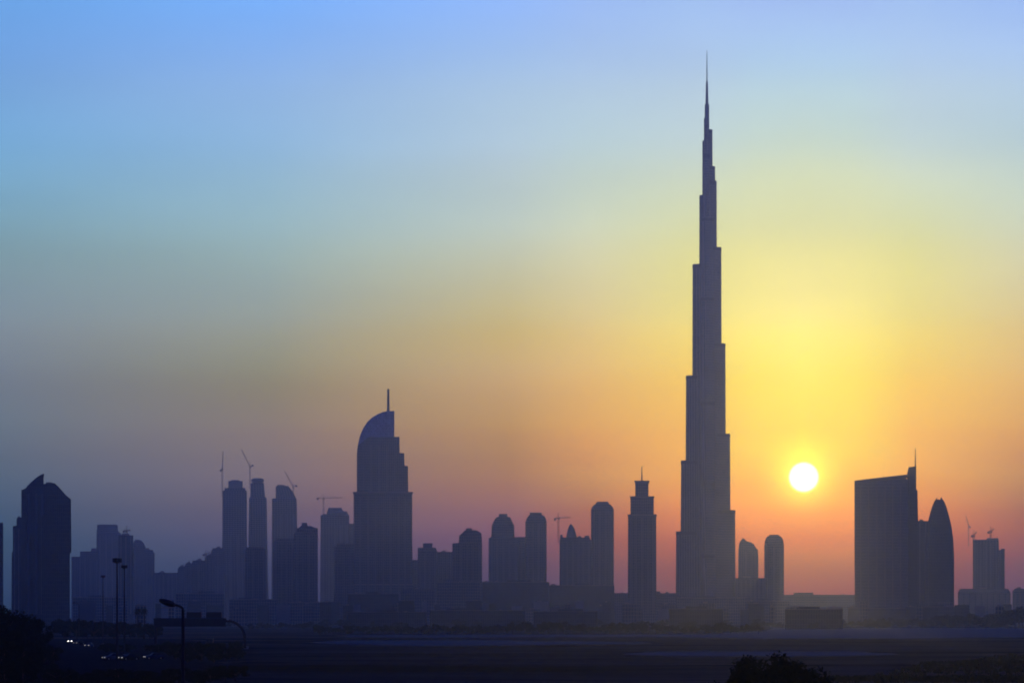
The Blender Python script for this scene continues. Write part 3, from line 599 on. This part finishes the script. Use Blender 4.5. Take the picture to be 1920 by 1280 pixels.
# the row behind the pale track
px = 600.0; k = 0
while px < 1425:
    D = rnd.uniform(1870, 1920)
    prof_ = 5.2 + 1.6 * noise2(px / 60, 3.1) + (1.6 if 1140 < px < 1240 or 960 < px < 1080 else 0)
    plant(far, used, rnd, px, D, max(3.2, prof_ + rnd.uniform(-0.8, 1.0)), 'dark bushy tree in the long row behind the pale sand strip', 'trees in the long row behind the sand', wide=rnd.uniform(1.0, 1.45))
    px += rnd.uniform(9, 16)
px = 1420.0
while px < 1925:
    D = rnd.uniform(2920, 3050); h = 5.5 + max(0.0, (px - 1540) / 360.0) * 8.5 + rnd.uniform(-0.9, 1.0)
    plant(far, used, rnd, px, D, h, 'dark tree in the low belt rising toward the right edge', 'trees in the belt below the right hand towers', wide=rnd.uniform(1.1, 1.6))
    px += rnd.uniform(9, 17)
for px, h in ((1889, 15.5), (1903, 18), (1918, 18.6)):
    plant(far, used, rnd, px, 2700, h, 'taller dark tree of the clump at the right edge', 'taller trees at the right edge', wide=0.9)
px = 470.0
while px < 600:
    plant(far, used, rnd, px, rnd.uniform(2500, 2700), 4 + rnd.uniform(0, 1.6), 'faint low tree on the plain left of the long tree row', 'faint low trees on the plain', wide=1.4); px += rnd.uniform(10, 18)
for i in range(70):
    px = rnd.uniform(300, 1900)
    plant(far, used, rnd, px, rnd.uniform(2450, 3300), rnd.uniform(4, 8), 'dim tree in the hazy strip before the low buildings', 'dim trees before the low buildings', wide=rnd.uniform(1.1, 1.7))
# big dark trees at lower left
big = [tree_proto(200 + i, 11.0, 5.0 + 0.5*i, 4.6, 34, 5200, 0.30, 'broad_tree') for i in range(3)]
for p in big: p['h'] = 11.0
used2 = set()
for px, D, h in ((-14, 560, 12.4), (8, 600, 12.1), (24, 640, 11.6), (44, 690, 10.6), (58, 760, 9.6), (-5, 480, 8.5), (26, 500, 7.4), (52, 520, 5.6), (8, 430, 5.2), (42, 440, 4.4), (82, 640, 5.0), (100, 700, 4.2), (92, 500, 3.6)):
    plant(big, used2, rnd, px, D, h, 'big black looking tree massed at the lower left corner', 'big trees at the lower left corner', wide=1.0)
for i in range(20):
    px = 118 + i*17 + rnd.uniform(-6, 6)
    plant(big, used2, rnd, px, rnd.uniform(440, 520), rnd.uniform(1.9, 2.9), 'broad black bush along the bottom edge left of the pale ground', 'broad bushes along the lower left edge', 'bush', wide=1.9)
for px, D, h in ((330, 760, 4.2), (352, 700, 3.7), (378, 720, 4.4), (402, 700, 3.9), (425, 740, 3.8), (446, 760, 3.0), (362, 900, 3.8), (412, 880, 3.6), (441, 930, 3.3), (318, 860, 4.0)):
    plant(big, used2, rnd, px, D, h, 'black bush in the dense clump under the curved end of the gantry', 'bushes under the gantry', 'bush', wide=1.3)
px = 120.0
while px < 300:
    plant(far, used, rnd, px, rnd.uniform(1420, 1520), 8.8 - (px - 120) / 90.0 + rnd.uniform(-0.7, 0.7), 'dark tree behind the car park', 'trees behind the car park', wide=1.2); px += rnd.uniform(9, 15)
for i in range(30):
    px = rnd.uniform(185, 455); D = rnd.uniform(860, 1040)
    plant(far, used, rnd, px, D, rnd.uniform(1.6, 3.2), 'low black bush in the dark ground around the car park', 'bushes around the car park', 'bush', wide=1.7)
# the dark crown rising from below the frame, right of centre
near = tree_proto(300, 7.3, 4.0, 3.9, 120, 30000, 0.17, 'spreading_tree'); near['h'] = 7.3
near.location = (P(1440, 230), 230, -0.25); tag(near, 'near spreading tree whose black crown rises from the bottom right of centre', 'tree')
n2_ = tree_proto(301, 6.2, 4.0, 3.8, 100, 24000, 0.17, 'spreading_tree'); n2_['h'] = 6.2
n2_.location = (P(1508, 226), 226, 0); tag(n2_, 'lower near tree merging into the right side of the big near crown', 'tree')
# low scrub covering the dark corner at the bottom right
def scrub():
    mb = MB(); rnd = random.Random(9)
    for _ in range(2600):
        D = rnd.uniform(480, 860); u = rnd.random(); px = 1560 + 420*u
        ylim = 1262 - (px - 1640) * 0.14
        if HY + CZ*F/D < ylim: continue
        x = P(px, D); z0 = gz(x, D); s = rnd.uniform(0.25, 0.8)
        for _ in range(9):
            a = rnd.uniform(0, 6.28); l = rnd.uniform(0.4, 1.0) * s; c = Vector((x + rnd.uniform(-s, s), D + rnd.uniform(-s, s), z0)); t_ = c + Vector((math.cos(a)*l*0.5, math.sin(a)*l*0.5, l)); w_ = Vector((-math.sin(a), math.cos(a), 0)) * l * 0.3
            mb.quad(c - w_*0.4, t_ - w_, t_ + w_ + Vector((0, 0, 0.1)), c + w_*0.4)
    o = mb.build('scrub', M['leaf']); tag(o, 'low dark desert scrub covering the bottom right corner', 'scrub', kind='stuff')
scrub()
# two palms over the left cluster's foot
def palm(px, D, h, label):
    rnd = random.Random(int(px)); x = P(px, D); root = empty('palm_tree', (x, D, gz(x, D))); tag(root, label, 'palm tree')
    MB().tube([(0, 0, -0.3), (0.15, 0, h*0.5), (0.0, 0, h)], [0.32, 0.24, 0.2], 8).build('trunk', M['bark'], root)
    mb = MB()
    for i in range(26):
        a = 2*math.pi*i/26 + rnd.uniform(-0.1, 0.1); L = rnd.uniform(1.7, 2.4); up = rnd.uniform(-0.3, 1.1); prev = Vector((0, 0, h))
        for k in range(1, 7):
            s = k/6; p = Vector((math.cos(a)*L*s, math.sin(a)*L*s, h + up*L*s - 1.3*L*s*s)); w_ = Vector((-math.sin(a), math.cos(a), 0)) * 0.36 * (1 - s*0.7)
            mb.quad(prev - w_, prev + w_ - Vector((0, 0, 0.05)), p + w_*0.9 - Vector((0, 0, 0.15)), p - w_*0.9); prev = p
    mb.build('crown', M['palm'], root)
palm(258, 1500, 13.2, 'left of two small palms under the round shouldered hazy tower')
palm(270.5, 1520, 13.4, 'right of two small palms under the round shouldered hazy tower')

# ------------------------------------------------------------------ lamps and the road gantry
def high_mast(px, D, ytop, label, hw=1.1):
    x = P(px, D); g = gz(x, D); h = Z(ytop, D) - g; root = empty('high_mast_light', (x, D, g)); tag(root, label, 'lamp post')
    MB().tube([(0, 0, 0), (0, 0, h*0.5), (0, 0, h - 0.6)], [0.24, 0.17, 0.11], 10).build('pole', M['metal'], root)
    MB().box(-0.35, 0.35, -0.35, 0.35, -0.02, 0.5).build('base', M['plain'], root)
    MB().tube([(0, 0, h - 0.9), (0, 0, h - 0.75), (0, 0, h - 0.6)], [0.2, hw*0.5, hw*0.5], 10).build('head_frame', M['metal'], root)
    for i in range(4):
        a = R(45 + 90*i); c = (math.cos(a)*hw*0.55, math.sin(a)*hw*0.55)
        l = MB().box(c[0]-0.32, c[0]+0.32, c[1]-0.32, c[1]+0.32, h - 0.75, h).build('floodlight', M['metal'], root)
        MB().box(c[0]-0.26, c[0]+0.26, c[1]-0.26, c[1]+0.26, h - 0.79, h - 0.752).build('lens', M['lampglass'], l)
high_mast(219.5, 620, 1046, 'tallest dark high mast light before the hazy left cluster')
high_mast(233, 860, 1059, 'second high mast light, close right of the tallest one', 1.0)
high_mast(193, 1200, 1078, 'faint high mast light left of the tallest one', 1.0)
def street_lamp(px, D, ytop, side, arm, label, headl=0.9, headw=0.35, tilt=0.12, r=0.12):
    x = P(px, D); g = gz(x, D); h = Z(ytop, D) - g; root = empty('street_lamp', (x, D, g)); tag(root, label, 'street lamp')
    MB().tube([(0, 0, 0), (0, 0, h*0.5), (0, 0, h - arm*0.55)], [r, r*0.85, r*0.7], 10).build('pole', M['metal'], root)
    MB().loft([section(-r*2, r*2, -r*2, r*2, z, 0.2) for z in (-0.05, 0.35)]).build('base', M['plain'], root)
    pts = [(side*arm*(1 - math.cos(R(a)))*0.9, 0, h - arm*0.55 + arm*0.45*math.sin(R(a))) for a in range(0, 91, 15)]
    MB().tube(pts, r*0.55, 8).build('arm', M['metal'], root)
    hx, hz = pts[-1][0], pts[-1][2]; rings = []
    for i in range(9):
        u = i/8; wv = headw * (0.35 + 0.65*math.sin(math.pi*min(1, 0.12 + u*0.82))); cx_ = hx + side*headl*(u - 0.1); cz_ = hz + tilt*headl*u
        rings.append([(cx_, wv*math.cos(2*math.pi*q/10), cz_ + wv*0.62*math.sin(2*math.pi*q/10)) for q in range(10)])
    hd = MB().loft(rings).build('lamp_head', M['metal'], root)
    MB().box(min(hx+side*headl*0.2, hx+side*headl*0.75), max(hx+side*headl*0.2, hx+side*headl*0.75), -headw*0.5, headw*0.5, hz - headw*0.52, hz - headw*0.4).build('lens', M['lampglass'], hd)
street_lamp(148, 1300, 1129, -1, 1.6, 'short street lamp with its arm to the left by the dark tower foot', 1.1, 0.4)
street_lamp(343, 300, 1131.5, -1, 0.95, 'near street lamp with a large drooping head above the road gantry', 1.35, 0.5, 0.3, 0.19)
def gantry():
    D = 1060.0; s = D / F; x0 = P(360, D); g = 0.0
    root = empty('road_gantry', (x0, D, g)); tag(root, 'dark road gantry with a rounded right leg and sign boxes on its beam', 'road gantry')
    X = lambda px: (px - 360) * s; ZZ = lambda py: Z(py, D) - g
    b = MB(); lattice(b, (X(289), 0, ZZ(1166)), (X(424), 0, ZZ(1166)), 1.9, 18, 0.16)
    b.build('beam', M['metal'], root)
    b = MB(); b.box(X(289), X(424), -1.35, -1.2, ZZ(1174), ZZ(1158)); b.build('sign_panel', M['sign'], root)
    for a, c in ((350, 377.5), (387, 416)):
        q = MB(); q.loft([section(X(a), X(c), -0.7, 0.7, z, 0.12) for z in (ZZ(1157.5), ZZ(1147))]); sb = q.build('sign_box', M['sign'], root)
        MB().box(X(a) + 0.25, X(c) - 0.25, -0.78, -0.702, ZZ(1156), ZZ(1148.5)).build('face_panel', M['metal'], sb)
    pts = [(X(416), 0, ZZ(1163))] + [(X(428) + 31*s*math.sin(R(a)), 0, ZZ(1195) + 31*s*math.cos(R(a))) for a in range(0, 91, 10)] + [(X(460), 0, -0.3)]
    MB().tube(pts, 0.42, 10).build('curved_leg', M['metal'], root)
    MB().tube([(X(292), 0, -0.3), (X(292), 0, ZZ(1160))], [0.5, 0.42], 10).build('leg', M['metal'], root)
    MB().box(X(286), X(298), -0.9, 0.9, -0.3, 0.8).build('footing', M['plain'], root)
    MB().box(X(454), X(466), -0.9, 0.9, -0.3, 0.8).build('footing', M['plain'], root)
gantry()
def cabinet():
    D = 1180; x = P(393, D); g = gz(x, D); root = empty('utility_cabinet', (x, D, g)); tag(root, 'square dark utility cabinet on the ground under the road gantry', 'cabinet')
    MB().loft([section(-1.3, 1.3, -0.9, 0.9, z, 0.06) for z in (0.15, 2.5)]).build('body', M['box'], root)
    MB().box(-1.45, 1.45, -1.05, 1.05, 2.502, 2.65).build('roof', M['box'], root)
    MB().box(-1.4, 1.4, -1.0, 1.0, -0.1, 0.148).build('plinth', M['plain'], root)
    d = MB().box(-1.1, -0.05, -0.96, -0.902, 0.3, 2.35).build('door', M['metal'], root); MB().box(-0.25, -0.15, -1.0, -0.962, 1.1, 1.4).build('handle', M['metal'], d)
    d = MB().box(0.05, 1.1, -0.96, -0.902, 0.3, 2.35).build('door', M['metal'], root); MB().box(0.15, 0.25, -1.0, -0.962, 1.1, 1.4).build('handle', M['metal'], d)
cabinet()

# ------------------------------------------------------------------ cars in the dark car park
def car(px, D, rz, paint, label, lamps):
    x = P(px, D); root = empty('parked_car', (x, D, gz(x, D) + 0.35), rz); tag(root, label, 'car', 'cars in the dark car park')
    # nose points to -Y; body lofted along its length
    secs = [(-2.25, 0.45, 0.62, 0.72), (-2.15, 0.30, 0.74, 0.84), (-1.5, 0.22, 0.92, 0.90), (-0.9, 0.2, 0.98, 0.92), (1.3, 0.2, 0.98, 0.92), (1.9, 0.24, 0.98, 0.89), (2.2, 0.32, 0.90, 0.84), (2.28, 0.48, 0.80, 0.74)]
    rings = [[(-w_, y, z0 + 0.1), (-w_*0.92, y, z0), (w_*0.92, y, z0), (w_, y, z0 + 0.1), (w_, y, z1 - 0.12), (w_*0.86, y, z1), (-w_*0.86, y, z1), (-w_, y, z1 - 0.12)] for y, z0, z1, w_ in secs]
    body = MB().loft(rings).build('body', paint, root)
    cabn = [(-1.0, 0.97, 0.80, 0.02), (-0.3, 0.97, 0.78, 0.47), (0.2, 0.97, 0.78, 0.52), (1.0, 0.97, 0.78, 0.48), (1.7, 0.97, 0.78, 0.05)]
    MB().loft([[(-a, y, z), (a, y, z), (a*0.8, y, z + h), (-a*0.8, y, z + h)] for y, z, a, h in cabn]).build('windows', M['glassd'], root)
    MB().loft([[(-0.58, y, z), (0.58, y, z), (0.52, y, z + 0.05), (-0.52, y, z + 0.05)] for y, z in ((-0.28, 1.445), (0.2, 1.497), (0.95, 1.46))]).build('roof', paint, root)
    for sx in (-1, 1):
        for sy in (-1.4, 1.35):
            c = Vector((sx*0.82, sy, 0.33)); w_ = MB().tube([c - Vector((0.11, 0, 0)), c + Vector((0.11, 0, 0))], 0.33, 16).build('wheel', M['rubber'], root)
            MB().tube([c + Vector((sx*0.112, 0, 0)), c + Vector((sx*0.13, 0, 0))], 0.2, 12).build('rim', M['alloy'], w_)
        MB().loft([section(sx*0.62 - 0.17, sx*0.62 + 0.17, -2.31, -2.2, z, 0.4) for z in (0.56, 0.72)]).build('headlight', lamps, root)
        MB().box(sx*0.62 - 0.16, sx*0.62 + 0.16, 2.25, 2.31, 0.58, 0.74).build('tail_light', M['redlamp'], root)
        MB().box(min(sx*0.86, sx*1.02), max(sx*0.86, sx*1.02), -0.75, -0.6, 0.95, 1.08).build('mirror', paint, root)
    MB().box(-0.7, 0.7, -2.33, -2.22, 0.32, 0.46).build('bumper', M['rubber'], root)
def paintm(n, c): return material(n, c, 0.6, 0.0, 0.1)
def lampm(n, e): return material(n, (0.5, 0.5, 0.5), 0.2, 0, 0.5, emit=(1.0, 0.97, 0.9), estr=e)
white = paintm('white_car_paint', (0.5, 0.5, 0.5)); grey = paintm('grey_car_paint', (0.12, 0.12, 0.13)); blk = paintm('black_car_paint', (0.02, 0.02, 0.02)); blue = paintm('blue_car_paint', (0.03, 0.05, 0.1))
l1 = lampm('bright_headlight', 9.0); l2 = lampm('dim_headlight', 0.5); l3 = lampm('faint_headlight', 0.35)
car(131, 1250, R(8), grey, 'car with the brightest headlights at the back of the car park', l1)
car(148, 1170, R(-28), blk, 'car with faint headlights next to the brightest one', l3)
car(167, 1080, R(-12), blue, 'car with whitish headlights, third from the left of the back group', l2)
car(212, 740, R(-60), grey, 'car with a single very faint glint in the nearer row', l3)
car(242, 735, R(-50), blk, 'car with two close glints in the nearer row', l2)
car(289, 765, R(-70), blue, 'rightmost glinting car of the nearer row', l2)
car(56, 722, R(-35), blk, 'car with a soft glint low in the left corner', l3)
car(1, 718, R(-30), grey, 'car cut by the left edge of the photo, low in the corner', l3)

# ------------------------------------------------------------------ the hazy air
DENS = 7e-5
hz = MB().box(-16000, 16000, -2000, 9000, -3, 880).build('haze', bpy.data.materials.new('hazy_air')); tag(hz, kind='stuff')
hm = hz.data.materials[0]; hm.use_nodes = True; t = hm.node_tree; t.nodes.clear()
pv = t.nodes.new('ShaderNodeVolumePrincipled'); pv.inputs['Density'].default_value = DENS; pv.inputs['Color'].default_value = (0.17, 0.40, 1.0, 1); pv.inputs['Anisotropy'].default_value = 0.87
mo = t.nodes.new('ShaderNodeOutputMaterial'); t.links.new(pv.outputs[0], mo.inputs['Volume'])
